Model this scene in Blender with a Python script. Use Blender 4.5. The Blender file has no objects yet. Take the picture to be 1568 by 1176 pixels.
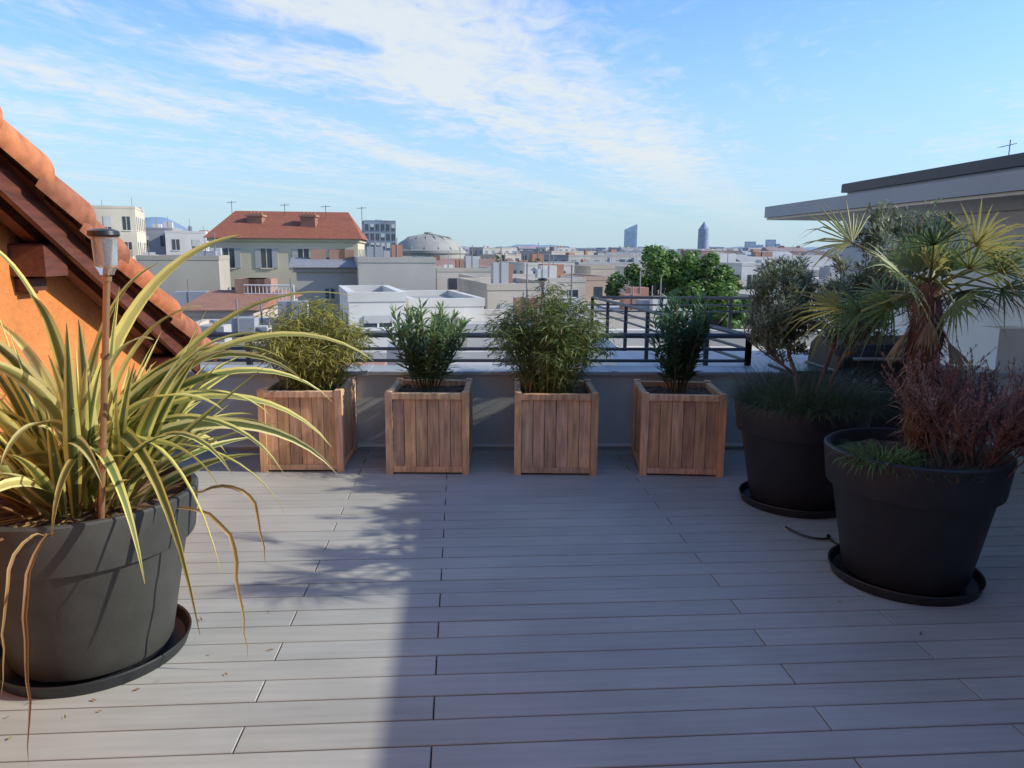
import bpy, math, random
from mathutils import Vector, Matrix, Euler
rnd = random.Random(7)
R = math.radians
scene = bpy.context.scene
scene.view_settings.view_transform = 'Standard'
scene.view_settings.look = 'None'
scene.view_settings.exposure = 0
YAW = R(4.0)

# ------------------------------------------------------------------ materials
def mat(name, col, rough=0.7, var=0.12, scale=3.0, bump=0.0, bscale=40, metal=0.0, stretch=None, spec=0.5, col2=None):
    m = bpy.data.materials.new(name); m.use_nodes = True
    nt = m.node_tree; b = nt.nodes['Principled BSDF']
    b.inputs['Roughness'].default_value = rough
    b.inputs['Metallic'].default_value = metal
    b.inputs['Specular IOR Level'].default_value = spec
    tc = nt.nodes.new('ShaderNodeTexCoord'); mp = nt.nodes.new('ShaderNodeMapping')
    if stretch: mp.inputs['Scale'].default_value = stretch
    nt.links.new(tc.outputs['Object'], mp.inputs['Vector'])
    n = nt.nodes.new('ShaderNodeTexNoise'); n.inputs['Scale'].default_value = scale; n.inputs['Detail'].default_value = 6
    n.inputs['Roughness'].default_value = 0.65
    nt.links.new(mp.outputs[0], n.inputs['Vector'])
    rp = nt.nodes.new('ShaderNodeValToRGB')
    c = col2 if col2 else [x*(1-var*2) for x in col]
    rp.color_ramp.elements[0].position = 0.3; rp.color_ramp.elements[0].color = (*c, 1)
    rp.color_ramp.elements[1].position = 0.7; rp.color_ramp.elements[1].color = (*[min(1, x*(1+var)) for x in col], 1)
    nt.links.new(n.outputs['Fac'], rp.inputs['Fac'])
    nt.links.new(rp.outputs[0], b.inputs['Base Color'])
    if bump > 0:
        n2 = nt.nodes.new('ShaderNodeTexNoise'); n2.inputs['Scale'].default_value = bscale; n2.inputs['Detail'].default_value = 4
        nt.links.new(mp.outputs[0], n2.inputs['Vector'])
        bp = nt.nodes.new('ShaderNodeBump'); bp.inputs['Strength'].default_value = bump; bp.inputs['Distance'].default_value = 0.01
        nt.links.new(n2.outputs['Fac'], bp.inputs['Height']); nt.links.new(bp.outputs[0], b.inputs['Normal'])
    return m

def attr_mat(name, rough=0.6, transl=0.0, nscale=8.0, namt=0.35, stretch=None, bump=0.0, spec=0.4, n2scale=0):
    """colour from the per-vertex 'Col' attribute, broken up by noise"""
    m = bpy.data.materials.new(name); m.use_nodes = True
    nt = m.node_tree; b = nt.nodes['Principled BSDF']; out = nt.nodes['Material Output']
    b.inputs['Roughness'].default_value = rough; b.inputs['Specular IOR Level'].default_value = spec
    a = nt.nodes.new('ShaderNodeAttribute'); a.attribute_name = 'Col'
    tc = nt.nodes.new('ShaderNodeTexCoord'); mp = nt.nodes.new('ShaderNodeMapping')
    if stretch: mp.inputs['Scale'].default_value = stretch
    nt.links.new(tc.outputs['Object'], mp.inputs['Vector'])
    n = nt.nodes.new('ShaderNodeTexNoise'); n.inputs['Scale'].default_value = nscale; n.inputs['Detail'].default_value = 5
    nt.links.new(mp.outputs[0], n.inputs['Vector'])
    mr = nt.nodes.new('ShaderNodeMapRange')
    mr.inputs['From Min'].default_value = 0.3; mr.inputs['From Max'].default_value = 0.7
    mr.inputs['To Min'].default_value = 1-namt; mr.inputs['To Max'].default_value = 1+namt*0.6
    nt.links.new(n.outputs['Fac'], mr.inputs['Value'])
    fac = mr.outputs[0]
    if n2scale:
        q = nt.nodes.new('ShaderNodeTexNoise'); q.inputs['Scale'].default_value = n2scale; q.inputs['Detail'].default_value = 3
        nt.links.new(tc.outputs['Object'], q.inputs['Vector'])
        q2 = nt.nodes.new('ShaderNodeMapRange'); q2.inputs['From Min'].default_value = .3; q2.inputs['From Max'].default_value = .7
        q2.inputs['To Min'].default_value = .84; q2.inputs['To Max'].default_value = 1.08
        nt.links.new(q.outputs['Fac'], q2.inputs['Value'])
        mm = nt.nodes.new('ShaderNodeMath'); mm.operation = 'MULTIPLY'; nt.links.new(fac, mm.inputs[0]); nt.links.new(q2.outputs[0], mm.inputs[1]); fac = mm.outputs[0]
    mx = nt.nodes.new('ShaderNodeVectorMath'); mx.operation = 'SCALE'
    nt.links.new(a.outputs['Color'], mx.inputs[0]); nt.links.new(fac, mx.inputs['Scale'])
    nt.links.new(mx.outputs[0], b.inputs['Base Color'])
    if bump > 0:
        bp = nt.nodes.new('ShaderNodeBump'); bp.inputs['Strength'].default_value = bump; bp.inputs['Distance'].default_value = 0.004
        nt.links.new(n.outputs['Fac'], bp.inputs['Height']); nt.links.new(bp.outputs[0], b.inputs['Normal'])
    if transl > 0:
        t = nt.nodes.new('ShaderNodeBsdfTranslucent'); nt.links.new(mx.outputs[0], t.inputs['Color'])
        ms = nt.nodes.new('ShaderNodeMixShader'); ms.inputs[0].default_value = transl
        nt.links.new(b.outputs[0], ms.inputs[1]); nt.links.new(t.outputs[0], ms.inputs[2])
        nt.links.new(ms.outputs[0], out.inputs['Surface'])
    return m

M_leaf = attr_mat('leaf', 0.5, 0.35, 6, 0.15)
M_bark = attr_mat('bark', 0.9, 0, 30, 0.4, (1, 1, 0.3), 0.6)
M_deck = attr_mat('composite_deck_board', 0.58, 0, 8, 0.09, (0.3, 4, 1), 0.12, spec=0.4, n2scale=1.3)
M_wood = attr_mat('planter_wood', 0.75, 0, 9, 0.35, (5, 5, 0.5), 0.25, n2scale=5)
M_dark = mat('under_deck_dark', (0.02, 0.02, 0.022), 0.9)
M_pot = mat('anthracite_plastic', (0.020, 0.024, 0.028), 0.5, 0.15, 6, 0.15, 250)
M_pot2 = mat('sunlit_anthracite_plastic', (0.060, 0.062, 0.058), 0.6, 0.18, 4, 0.15, 250)  # lighter copy of the pot plastic, sunlight put into its colour
M_soil = mat('soil', (0.10, 0.065, 0.045), 0.95, 0.4, 25, 1.0, 60)
M_render = mat('grey_render', (0.56, 0.58, 0.54), 0.85, 0.10, 1.6, 0.2, 80)
M_cope = mat('zinc_coping', (0.44, 0.46, 0.47), 0.5, 0.08, 3, metal=0.2)
M_white = mat('white_render', (0.78, 0.76, 0.70), 0.85, 0.06, 1.0, 0.1, 60)
M_rail = mat('railing_paint', (0.035, 0.04, 0.05), 0.45, 0.1)
M_orange = mat('orange_render', (0.64, 0.22, 0.06), 0.95, 0.12, 4, 0.9, 35)
M_tile = attr_mat('terracotta_tile', 0.85, 0, 14, 0.35, None, 0.5, n2scale=3)
M_brown = mat('brown_stained_wood', (0.13, 0.04, 0.024), 0.55, 0.25, 6, 0.2, 30, stretch=(6, .6, 6))
M_fascia = mat('fascia_grey', (0.34, 0.36, 0.37), 0.6, 0.05, 1)
M_darkfascia = mat('dark_fascia', (0.05, 0.045, 0.05), 0.5, 0.1, 1)
M_soffit = mat('soffit_cream', (0.66, 0.58, 0.45), 0.85, 0.05, 1)
M_city = attr_mat('building_render', 0.9, 0, 0.5, 0.10, None, 0, n2scale=.15)
M_glass = mat('window_glass', (0.05, 0.065, 0.08), 0.15, 0.2, 0.6, spec=0.7)
M_black = mat('black_enamel', (0.015, 0.015, 0.017), 0.35, 0.1)
M_chrome = mat('brushed_metal', (0.6, 0.6, 0.6), 0.25, 0.05, metal=1.0)

# ------------------------------------------------------------------ mesh builder
class MB:
    def __init__(s): s.v = []; s.f = []; s.c = []; s.mi = []
    def add(s, vs, fs, col=(0.5, 0.5, 0.5), mi=0, cols=None):
        o = len(s.v); s.v.extend([tuple(p) for p in vs])
        s.c.extend(cols if cols else [col]*len(vs))
        for f in fs: s.f.append(tuple(i+o for i in f)); s.mi.append(mi)
    def box(s, x0, x1, y0, y1, z0, z1, col=(0.5, 0.5, 0.5), mi=0, M=None, bev=0):
        if bev > 0:
            b = bev
            vs = []
            for z, ins in ((z0, 0), (z1-b, 0), (z1, b)):
                vs += [(x0+ins, y0+ins, z), (x1-ins, y0+ins, z), (x1-ins, y1-ins, z), (x0+ins, y1-ins, z)]
            fs = [(3, 2, 1, 0), (8, 9, 10, 11)]
            for r in (0, 4):
                for i in range(4):
                    j = (i+1) % 4; fs.append((r+i, r+j, r+4+j, r+4+i))
        else:
            vs = [(x0, y0, z0), (x1, y0, z0), (x1, y1, z0), (x0, y1, z0), (x0, y0, z1), (x1, y0, z1), (x1, y1, z1), (x0, y1, z1)]
            fs = [(3, 2, 1, 0), (4, 5, 6, 7), (0, 1, 5, 4), (1, 2, 6, 5), (2, 3, 7, 6), (3, 0, 4, 7)]
        if M: vs = [tuple(M @ Vector(p)) for p in vs]
        s.add(vs, fs, col, mi)
    def tube(s, pts, rads, col=(0.3, 0.3, 0.3), n=6, mi=0, cap=True):
        pts = [Vector(p) for p in pts]; vs = []
        for i, p in enumerate(pts):
            d = (pts[min(i+1, len(pts)-1)]-pts[max(i-1, 0)]).normalized()
            a = d.cross(Vector((0, 0, 1)) if abs(d.z) < 0.95 else Vector((1, 0, 0))).normalized(); b = d.cross(a)
            r = rads[i] if isinstance(rads, (list, tuple)) else rads
            for k in range(n):
                t = 2*math.pi*k/n; vs.append(p+a*math.cos(t)*r+b*math.sin(t)*r)
        fs = []
        for i in range(len(pts)-1):
            for k in range(n):
                k2 = (k+1) % n; fs.append((i*n+k, i*n+k2, (i+1)*n+k2, (i+1)*n+k))
        if cap: fs.append(tuple(range(n))); fs.append(tuple((len(pts)-1)*n+k for k in reversed(range(n))))
        s.add(vs, fs, col, mi)
    def lathe(s, prof, cx=0, cy=0, n=48, col=(0.3, 0.3, 0.3), mi=0):
        vs = []
        for r, z in prof:
            for k in range(n):
                t = 2*math.pi*k/n; vs.append((cx+r*math.cos(t), cy+r*math.sin(t), z))
        fs = []
        for i in range(len(prof)-1):
            for k in range(n):
                k2 = (k+1) % n; fs.append((i*n+k, i*n+k2, (i+1)*n+k2, (i+1)*n+k))
        s.add(vs, fs, col, mi)
    def leaf(s, base, d, L, w, droop=0.2, col=(0.1, 0.15, 0.05), up=None):
        d = d.normalized(); side = d.cross(Vector((rnd.uniform(-.6, .6), rnd.uniform(-.6, .6), 1))).normalized()
        g = Vector((0, 0, -droop*L))
        m = base+d*L*0.5+g*0.25; t = base+d*L+g
        k = rnd.uniform(0.75, 1.25); c = (col[0]*k, col[1]*k, col[2]*k)
        s.add([base, m+side*w/2, t, m-side*w/2], [(0, 1, 2, 3)], c)
    def obj(s, name, mats, parent=None, smooth=False, sharp=40, loc=None, rot=None):
        me = bpy.data.meshes.new(name); me.from_pydata(s.v, [], s.f); me.update()
        a = me.color_attributes.new('Col', 'FLOAT_COLOR', 'POINT')
        buf = []
        for c in s.c: buf.extend((c[0], c[1], c[2], 1.0))
        a.data.foreach_set('color', buf)
        for m in mats: me.materials.append(m)
        me.polygons.foreach_set('material_index', s.mi)
        if smooth:
            me.polygons.foreach_set('use_smooth', [True]*len(me.polygons))
            me.set_sharp_from_angle(angle=R(sharp))
        o = bpy.data.objects.new(name, me); scene.collection.objects.link(o)
        if parent: o.parent = parent
        if loc: o.location = loc
        if rot is not None: o.rotation_euler = (0, 0, rot)
        return o

def empty(name, loc=(0, 0, 0), rot=0):
    e = bpy.data.objects.new(name, None); scene.collection.objects.link(e)
    e.location = loc; e.rotation_euler = (0, 0, rot); e.empty_display_size = 0.2
    return e

def V(*a): return Vector(a)

# ------------------------------------------------------------------ deck
def deck():
    mb = MB(); W = 0.14; g = 0.007
    row = 0; y = -3.5
    while y < 6.6:
        off = (-0.1 if row % 2 == 0 else -0.74)
        x = off-6.0
        while x < 8:
            k = rnd.uniform(0.94, 1.05); t = rnd.uniform(-.005, .005)
            c = (0.405*k+t, 0.405*k, 0.355*k-t)
            mb.box(x+0.0025, x+2.0-0.0025, y, y+W-g, -0.025, rnd.uniform(-0.0006, 0.0006), c, 0, bev=0.0025)
            x += 2.0
        y += W; row += 1
    mb.box(-6.1, 8.1, -3.5, 6.6, -0.3, -0.026, (0.02,)*3, 1)
    return mb.obj('wooden_deck', [M_deck, M_dark], rot=YAW)
deck()

# ------------------------------------------------------------------ parapet + railing
def parapet():
    mb = MB()
    mb.box(-5, 6.5, 0, 0.26, -0.3, 0.625, (0.5,)*3, 0)
    mb.box(-5.02, 6.52, -0.03, 0.30, 0.625, 0.655, (0.5,)*3, 1, bev=0.006)
    for x in (-3.2, -1.2, 0.8, 2.8, 4.8):
        mb.box(x, x+0.05, -0.034, 0.304, 0.62, 0.659, (0.5,)*3, 1)
    mb.box(-5, 6.5, -0.022, -0.001, 0.03, 0.048, (0.5,)*3, 2)
    return mb.obj('parapet_wall', [M_render, M_cope, M_white], loc=(0, 5.97, 0), rot=R(2))
parapet()

def railing():
    mb = MB()
    A = V(-3.6, 6.16, 0); B = V(2.02, 6.38, 0); C = V(1.25, 11.8, 0); D = V(5.6, 11.9, 0)
    def run(P, Q, sp):
        for z, r in ((0.905, 0.022), (0.79, 0.014), (0.69, 0.014)):
            mb.tube([P+V(0, 0, z), Q+V(0, 0, z)], r, n=8)
        L = (Q-P).length; n = max(1, int(L/sp))
        for i in range(n+1):
            p = P.lerp(Q, i/n)
            mb.box(p.x-.022, p.x+.022, p.y-.022, p.y+.022, 0.3, 0.905)
    run(A, B, 1.4); run(B, C, 0.8); run(C, D, 1.0)
    return mb.obj('terrace_railing', [M_rail])
railing()

# ------------------------------------------------------------------ wooden planters
def planter(x, y, rot):
    e = empty('wooden_planter_box', (x, y, 0), rot)
    mb = MB(); W = 0.6; h = W/2; H = 0.6
    def wc(m=1.0):
        k = rnd.uniform(0.78, 1.12)*m; q = rnd.uniform(-.03, .03); return ((0.70+q)*k, 0.455*k*rnd.uniform(.95, 1.03), (0.25-q)*k)
    p = 0.05
    for sx in (-1, 1):
        for sy in (-1, 1):
            cx = sx*(h-p/2); cy = sy*(h-p/2)
            mb.box(cx-p/2, cx+p/2, cy-p/2, cy+p/2, 0.0, H+0.012, wc(1.1), 0, bev=0.005)
    for k in range(4):
        M = Matrix.Rotation(k*math.pi/2, 4, 'Z')
        n = 6; x0 = -h+p+0.001; sw = (W-2*p-0.002)/n
        for i in range(n):
            mb.box(x0+i*sw+0.002, x0+(i+1)*sw-0.002, -h+0.014+rnd.uniform(0, .002), -h+0.032, 0.055, H-0.045, wc(), 0, M)
        c = wc(1.1); mb.box(-h+p+.001, h-p-.001, -h+0.006, -h+0.036, 0.015, 0.054, c, 0, M)
        c = wc(1.1); mb.box(-h+p+.001, h-p-.001, -h+0.002, -h+0.045, H-0.044, H, c, 0, M, bev=0.004)
    mb.obj('slats_and_frame', [M_wood], e)
    s = MB(); n = 14; q = h-0.05
    vs = [(-q+2*q*i/n, -q+2*q*j/n, H-0.05+rnd.uniform(-.012, .02)) for j in range(n+1) for i in range(n+1)]
    fs = [(j*(n+1)+i, j*(n+1)+i+1, (j+1)*(n+1)+i+1, (j+1)*(n+1)+i) for j in range(n) for i in range(n)]
    s.add(vs, fs); s.obj('potting_soil', [M_soil], e)
    s = MB(); s.box(-h+.034, h-.034, -h+.034, h-.034, 0.03, H-0.09); s.obj('liner', [M_dark], e)
planter(-1.54, 5.60, R(2)); planter(-0.61, 5.56, R(0.5)); planter(0.32, 5.56, R(0)); planter(1.25, 5.56, R(-3))

# ------------------------------------------------------------------ pots
def pot(x, y, s=1.0, m=None, name='round_plant_pot'):
    m = m or M_pot
    e = empty(name, (x, y, 0), rnd.uniform(0, 6))
    mb = MB()
    mb.lathe([(0.0, .03), (0.285*s, .03), (0.295*s, .05), (0.372*s, .47), (0.376*s, .478), (0.402*s, .482), (0.405*s, .49), (0.425*s, .655), (0.425*s, .665), (0.418*s, .672), (0.400*s, .672), (0.394*s, .66), (0.38*s, .58)], n=72)
    mb.obj('pot_body', [m], e, True, 30)
    mb = MB()
    mb.lathe([(0, .004), (.30*s, .004), (.335*s, .012), (.352*s, .05), (.36*s, .055), (.362*s, .048), (.345*s, .002), (0, .001)][::-1], n=72)
    mb.obj('saucer', [M_pot], e, True, 30)
    mb = MB(); n = 26
    vs = [(0, 0, .62)]; fs = []
    for r in range(1, 9):
        for k in range(n):
            t = 2*math.pi*k/n; rr = .395*s*r/8; vs.append((rr*math.cos(t), rr*math.sin(t), .61+rnd.uniform(-.012, .018)))
    for k in range(n): fs.append((0, 1+k, 1+(k+1) % n))
    for r in range(7):
        for k in range(n):
            a = 1+r*n+k; b = 1+r*n+(k+1) % n; fs.append((a, a+n, b+n, b))
    mb.add(vs, fs); mb.obj('soil', [M_soil], e)
pot(-1.68, 2.81, 1.0, M_pot2); pot(1.98, 3.57, 0.98); pot(1.86, 4.72, 0.98)

# ------------------------------------------------------------------ phormium
def bez(P, n):
    out = []
    for i in range(n+1):
        t = i/n; a = [Vector(p) for p in P]
        while len(a) > 1: a = [a[j].lerp(a[j+1], t) for j in range(len(a)-1)]
        out.append(a[0])
    return out
def strap(mb, pts, w, yel, grn, fold=0.22, tip=0.35, twm=1.3):
    n = len(pts); vs = []; cols = []; fs = []
    tw0 = rnd.uniform(-twm, twm); tw = rnd.uniform(-.7, .7)
    Q = (-1, -.58, -.44, 0, .44, .58, 1); K = len(Q)
    for i, p in enumerate(pts):
        d = (pts[min(i+1, n-1)]-pts[max(i-1, 0)]).normalized()
        ref = Vector((0, 0, 1)) if abs(d.z) < .97 else Vector((pts[-1].x-pts[0].x, pts[-1].y-pts[0].y, 0.01)).normalized()
        sd = d.cross(ref).normalized(); nn = sd.cross(d)
        a = tw0+tw*i/n; sd = sd*math.cos(a)+nn*math.sin(a); nn = sd.cross(d)
        t = i/(n-1)
        ww = w*(0.55+0.45*min(1, t*3))*(1 if t < 1-tip*1.6 else max(0.03, ((1-t)/(tip*1.6))**0.75))
        for j, q in enumerate(Q):
            vs.append(p+sd*(q*ww/2)+nn*(abs(q)*ww*fold))
            c = yel if abs(q) > .5 else (grn if j != 3 else tuple(x*.85 for x in grn))
            if t > .95: c = tuple(.5*cc+.5*bb for cc, bb in zip(c, (.25, .13, .06)))
            cols.append(c)
    for i in range(n-1):
        for j in range(K-1): fs.append((i*K+j, i*K+j+1, i*K+K+j+1, i*K+K+j))
    mb.add(vs, fs, cols=cols)
def phormium():
    mb = MB(); B = V(-1.66, 2.81, .62)
    def cols():
        k = rnd.uniform(.88, 1.1)
        y = rnd.choice([(.86, .76, .24), (.80, .72, .22), (.88, .80, .36), (.80, .68, .22)]); g = rnd.choice([(.20, .26, .08), (.26, .32, .10), (.14, .18, .06), (.42, .43, .14), (.55, .50, .17)])
        return tuple(c*k for c in y), tuple(c*k for c in g)
    tips = [  # (tip, arch height factor)
        ((-.56, 3.0, 1.16), .26), ((-.63, 3.0, 1.42), .12), ((-1.06, 3.0, 1.66), .04), ((-1.83, 2.6, 1.64), .03), ((-.74, 3.0, .80), .42),
        ((-.88, 2.8, .58), .5), ((-1.07, 2.4, .29), .75), ((-1.02, 2.5, .45), .75), ((-.9, 3.0, 1.15), .26), ((-.78, 3.2, .95), .35), ((-1.22, 2.35, .5), .7),
        ((-1.9, 2.2, .35), .6), ((-1.85, 2.25, .55), .6), ((-2.0, 2.4, 1.0), .3), ((-1.35, 2.9, 1.55), .03), ((-1.1, 2.7, 1.4), .08),
        ((-.95, 2.9, .95), .35), ((-1.2, 2.5, 1.3), .12), ((-1.05, 2.6, .75), .5), ((-1.97, 2.5, 1.35), .10), ((-.8, 2.85, 1.1), .30), ((-1.55, 2.2, .95), .3),
        ((-1.0, 3.3, 1.2), .2), ((-.85, 2.7, .78), .45), ((-1.75, 2.3, 1.25), .08), ((-1.6, 2.5, 1.45), .04), ((-1.3, 2.3, .85), .35), ((-1.45, 2.25, .7), .5),
        ((-1.0, 2.55, 1.05), .2), ((-.7, 2.9, .72), .4)]
    for T, arch in tips:
        T = Vector(T); b = B+V(rnd.uniform(-.08, .08), rnd.uniform(-.08, .08), 0)
        h = T-b; hor = V(h.x, h.y, 0); L = h.length
        top = b+hor*.30+V(0, 0, max(h.z, 0)*.70+L*(.16+arch*.55)); t2 = b+hor*.80+V(0, 0, max(h.z*.92, 0)+L*arch*.75)
        y, g = cols(); strap(mb, bez([b, b+V(hor.x*.08, hor.y*.08, .20), top, t2, T], 18), rnd.uniform(.056, .072), y, g, twm=.8)
    for i in range(115):
        az = rnd.uniform(0, 2*math.pi); L = rnd.uniform(.45, .95); el = R(rnd.triangular(22, 88, 62))
        p = B+V(math.cos(az)*rnd.uniform(0, .18), math.sin(az)*rnd.uniform(0, .18), -.01)
        n = 14; pts = [p.copy()]; bend = rnd.choice([rnd.uniform(.0, .4), rnd.uniform(.0, .5), rnd.uniform(.4, 1.5)])*(1.15-el/1.6+.25); az2 = az+rnd.uniform(-.4, .4)
        for k in range(n):
            e = el-bend*((k/n)**2)*1.5; e = max(e, -1.45)
            p = p+V(math.cos(az2)*math.cos(e), math.sin(az2)*math.cos(e), math.sin(e))*(L/n)
            if p.x < -2.15-.07*(p.y-2.8): p.x = -2.15-.07*(p.y-2.8)
            pts.append(p.copy())
        y, g = cols(); strap(mb, pts, rnd.uniform(.040, .062), y, g)
    for i in range(14):   # dry, hanging
        az = rnd.choice([rnd.uniform(-2.6, -1.6), rnd.uniform(-2.6, .2)]); L = rnd.uniform(.5, .95); p = B+V(math.cos(az)*.15, math.sin(az)*.15, 0); pts = [p.copy()]; n = 14
        el = rnd.uniform(.2, .8)
        for k in range(n):
            e = max(el-(k/n)*4.2, -1.5)
            p = p+V(math.cos(az)*math.cos(e), math.sin(az)*math.cos(e), math.sin(e))*(L/n)+V(rnd.uniform(-.008, .008), rnd.uniform(-.008, .008), 0)
            r = math.hypot(p.x+1.68, p.y-2.81)
            if r < .45 and p.z < .68: p.x = -1.68+(p.x+1.68)/r*.45; p.y = 2.81+(p.y-2.81)/r*.45
            p.z = max(p.z, .02); pts.append(p.copy())
        c = rnd.choice([(.42, .26, .10), (.5, .33, .14), (.33, .18, .08)])
        strap(mb, pts, rnd.uniform(.010, .024), c, tuple(x*.8 for x in c), .35)
    for i in range(70):   # dead stubs at the base
        az = rnd.uniform(0, 6.28); p = B+V(math.cos(az)*rnd.uniform(.05, .25), math.sin(az)*rnd.uniform(.05, .25), -.01); L = rnd.uniform(.1, .3)
        d = V(math.cos(az+rnd.uniform(-.6, .6)), math.sin(az+rnd.uniform(-.6, .6)), rnd.uniform(.1, 1.2)).normalized()
        c = rnd.choice([(.40, .26, .11), (.28, .16, .08)])
        strap(mb, [p+d*L*k/5+V(0, 0, -.1*L*(k/5)**2) for k in range(6)], .018, c, c, .4)
    mb.obj('phormium_plant', [M_leaf], smooth=True, sharp=180)
phormium()

# ------------------------------------------------------------------ solar lamps
def solar_lamp(b, t, s=1.0):
    e = empty('solar_garden_lamp', b); d = Vector(t)-Vector(b)
    M_stake = mat('copper_stake', (.42, .24, .13), .35, .1, metal=.5)
    gm = bpy.data.materials.new('clear_plastic'); gm.use_nodes = True; g = gm.node_tree.nodes['Principled BSDF']
    g.inputs['Transmission Weight'].default_value = .85; g.inputs['Roughness'].default_value = .08; g.inputs['IOR'].default_value = 1.2
    mb = MB(); mb.tube([(0, 0, 0), d*.5, d*.9], .011*s, n=12)
    for f in (.3, .6, .85):
        mb.tube([d*f, d*(f+.015)], .015*s, n=12)
    mb.obj('stake', [M_stake], e, True)
    p = d*.87; mb = MB()
    mb.lathe([(.0, 0), (.022*s, 0), (.026*s, .012*s), (.036*s, .03*s), (.040*s, .125*s), (.038*s, .125*s), (.034*s, .032*s), (0, .02*s)], p.x, p.y, 24)
    for i, v in enumerate(mb.v): mb.v[i] = (v[0], v[1], v[2]+p.z)
    mb.obj('lens', [gm], e, True)
    mb = MB(); mb.lathe([(0, .03*s), (.012*s, .03*s), (.028*s, .12*s), (0, .12*s)], p.x, p.y, 20)
    for i, v in enumerate(mb.v): mb.v[i] = (v[0], v[1], v[2]+p.z)
    mb.obj('reflector', [M_chrome], e, True)
    mb = MB(); mb.lathe([(0, .126*s), (.046*s, .126*s), (.05*s, .132*s), (.048*s, .145*s), (.03*s, .152*s), (0, .154*s)], p.x, p.y, 24)
    for i, v in enumerate(mb.v): mb.v[i] = (v[0], v[1], v[2]+p.z)
    mb.obj('solar_cap', [M_black], e, True)
solar_lamp((-1.46, 2.54, .60), (-1.355, 2.56, 1.65))
solar_lamp((.13, 5.45, .55), (.23, 5.5, 1.42), .7)

# ------------------------------------------------------------------ bushes
def bamboo(name, x, y, z, rx, h, ns, nl, ca, cb):
    mb = MB()
    for i in range(ns):
        az = rnd.uniform(0, 6.28); r0 = rnd.uniform(0, .20); lean = rnd.uniform(.0, 1)**.7*rx; L = h*rnd.uniform(.6, 1.08)*(1-.38*(lean/rx)**2)
        b = V(x+math.cos(az)*r0, y+math.sin(az)*r0, z); t = V(x+math.cos(az)*lean*1.05, y+math.sin(az)*lean, z+L)
        if t.y > 6.5: t.y = 6.5
        pts = bez([b, b.lerp(t, .3)+V(0, 0, L*.3), t+V(0, 0, .04), t], 8)
        mb.tube(pts, [.004-.0003*k for k in range(9)], (.22, .22, .06), 3, 1, False)
        for k in range(nl):
            f = rnd.uniform(.05, 1)**.75; q = pts[min(7, int(f*8))].lerp(pts[min(8, int(f*8)+1)], rnd.random())
            a2 = rnd.uniform(0, 6.28); tw = V(math.cos(a2), math.sin(a2), rnd.uniform(-.2, .8))*rnd.uniform(0, .09)
            q = q+tw; a3 = a2+rnd.uniform(-1, 1)
            m = rnd.random(); c = tuple(ca[j]*(1-m)+cb[j]*m for j in range(3))
            if rnd.random() < .07: c = (.40, .34, .14)
            mb.leaf(q, V(math.cos(a3), math.sin(a3), rnd.uniform(-.7, .6)), rnd.uniform(.05, .095), rnd.uniform(.007, .012), .25, c)
    mb.obj(name, [M_leaf, M_bark])
bamboo('bamboo_shrub', -1.52, 5.60, .54, .43, .66, 150, 46, (.44, .38, .08), (.24, .27, .06))
bamboo('bamboo_shrub', .27, 5.56, .54, .46, .76, 180, 52, (.22, .27, .07), (.10, .15, .045))

def oleander(name, x, y, z, rx, h, ns, ca, cb, L0=.10, w0=.020):
    mb = MB()
    for i in range(ns):
        az = rnd.uniform(0, 6.28); lean = math.sqrt(rnd.random())*rx; L = h*rnd.uniform(.5, 1.0)
        b = V(x+math.cos(az)*lean*.25, y+math.sin(az)*lean*.25, z); t = V(x+math.cos(az)*lean, y+math.sin(az)*lean, z+L)
        pts = bez([b, b.lerp(t, .5)+V(0, 0, .05), t], 10)
        mb.tube(pts, .004, (.14, .12, .06), 4, 1, False)
        for f in [k*.045 for k in range(4, 23)]:
            q = pts[min(9, int(f*10))].lerp(pts[min(10, int(f*10)+1)], f*10 % 1); a0 = rnd.uniform(0, 6.28)
            for s in range(3):
                a = a0+s*2.09; el = rnd.uniform(.15, 1.05)+.3*(f > .85)
                m = rnd.random(); c = tuple(ca[j]*(1-m)+cb[j]*m for j in range(3))
                if f > .8: c = tuple(cc*1.4 for cc in c)
                mb.leaf(q, V(math.cos(a)*math.cos(el), math.sin(a)*math.cos(el), math.sin(el)), L0*rnd.uniform(.7, 1.15), w0*rnd.uniform(.8, 1.1), .12, c)
    mb.obj(name, [M_leaf, M_bark])
oleander('oleander_shrub', -.64, 5.58, .55, .31, .66, 28, (.18, .25, .09), (.11, .18, .07), .11, .022)
oleander('oleander_shrub', 1.24, 5.58, .55, .27, .72, 34, (.07, .14, .07), (.045, .10, .05), .11, .022)

def grass(name, x, y, z, r, n, L, cols, w=.004, spread=1.0):
    mb = MB()
    for i in range(n):
        az = rnd.uniform(0, 6.28); r0 = math.sqrt(rnd.random())*r; p = V(x+math.cos(az)*r0, y+math.sin(az)*r0, z)
        a = az+rnd.uniform(-1, 1); el = rnd.uniform(.6, 1.5); l = L*rnd.uniform(.5, 1.1); pts = [p.copy()]
        for k in range(5):
            e = el-(k/5)**1.2*1.6*spread
            p = p+V(math.cos(a)*math.cos(e), math.sin(a)*math.cos(e), math.sin(e))*l/5; pts.append(p.copy())
        sd = V(-math.sin(a), math.cos(a), 0); vs = []
        for k, q in enumerate(pts):
            ww = w*(1-k/5.5); vs += [q-sd*ww, q+sd*ww]
        kk = rnd.uniform(.7, 1.2); c = tuple(cc*kk for cc in rnd.choice(cols))
        mb.add(vs, [(2*k, 2*k+1, 2*k+3, 2*k+2) for k in range(5)], c)
    mb.obj(name, [M_leaf])
grass('ornamental_grass', 1.86, 4.70, .62, .39, 3600, .38, [(.10, .17, .08), (.08, .13, .06), (.16, .20, .11), (.14, .18, .12)], .0025)

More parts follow.
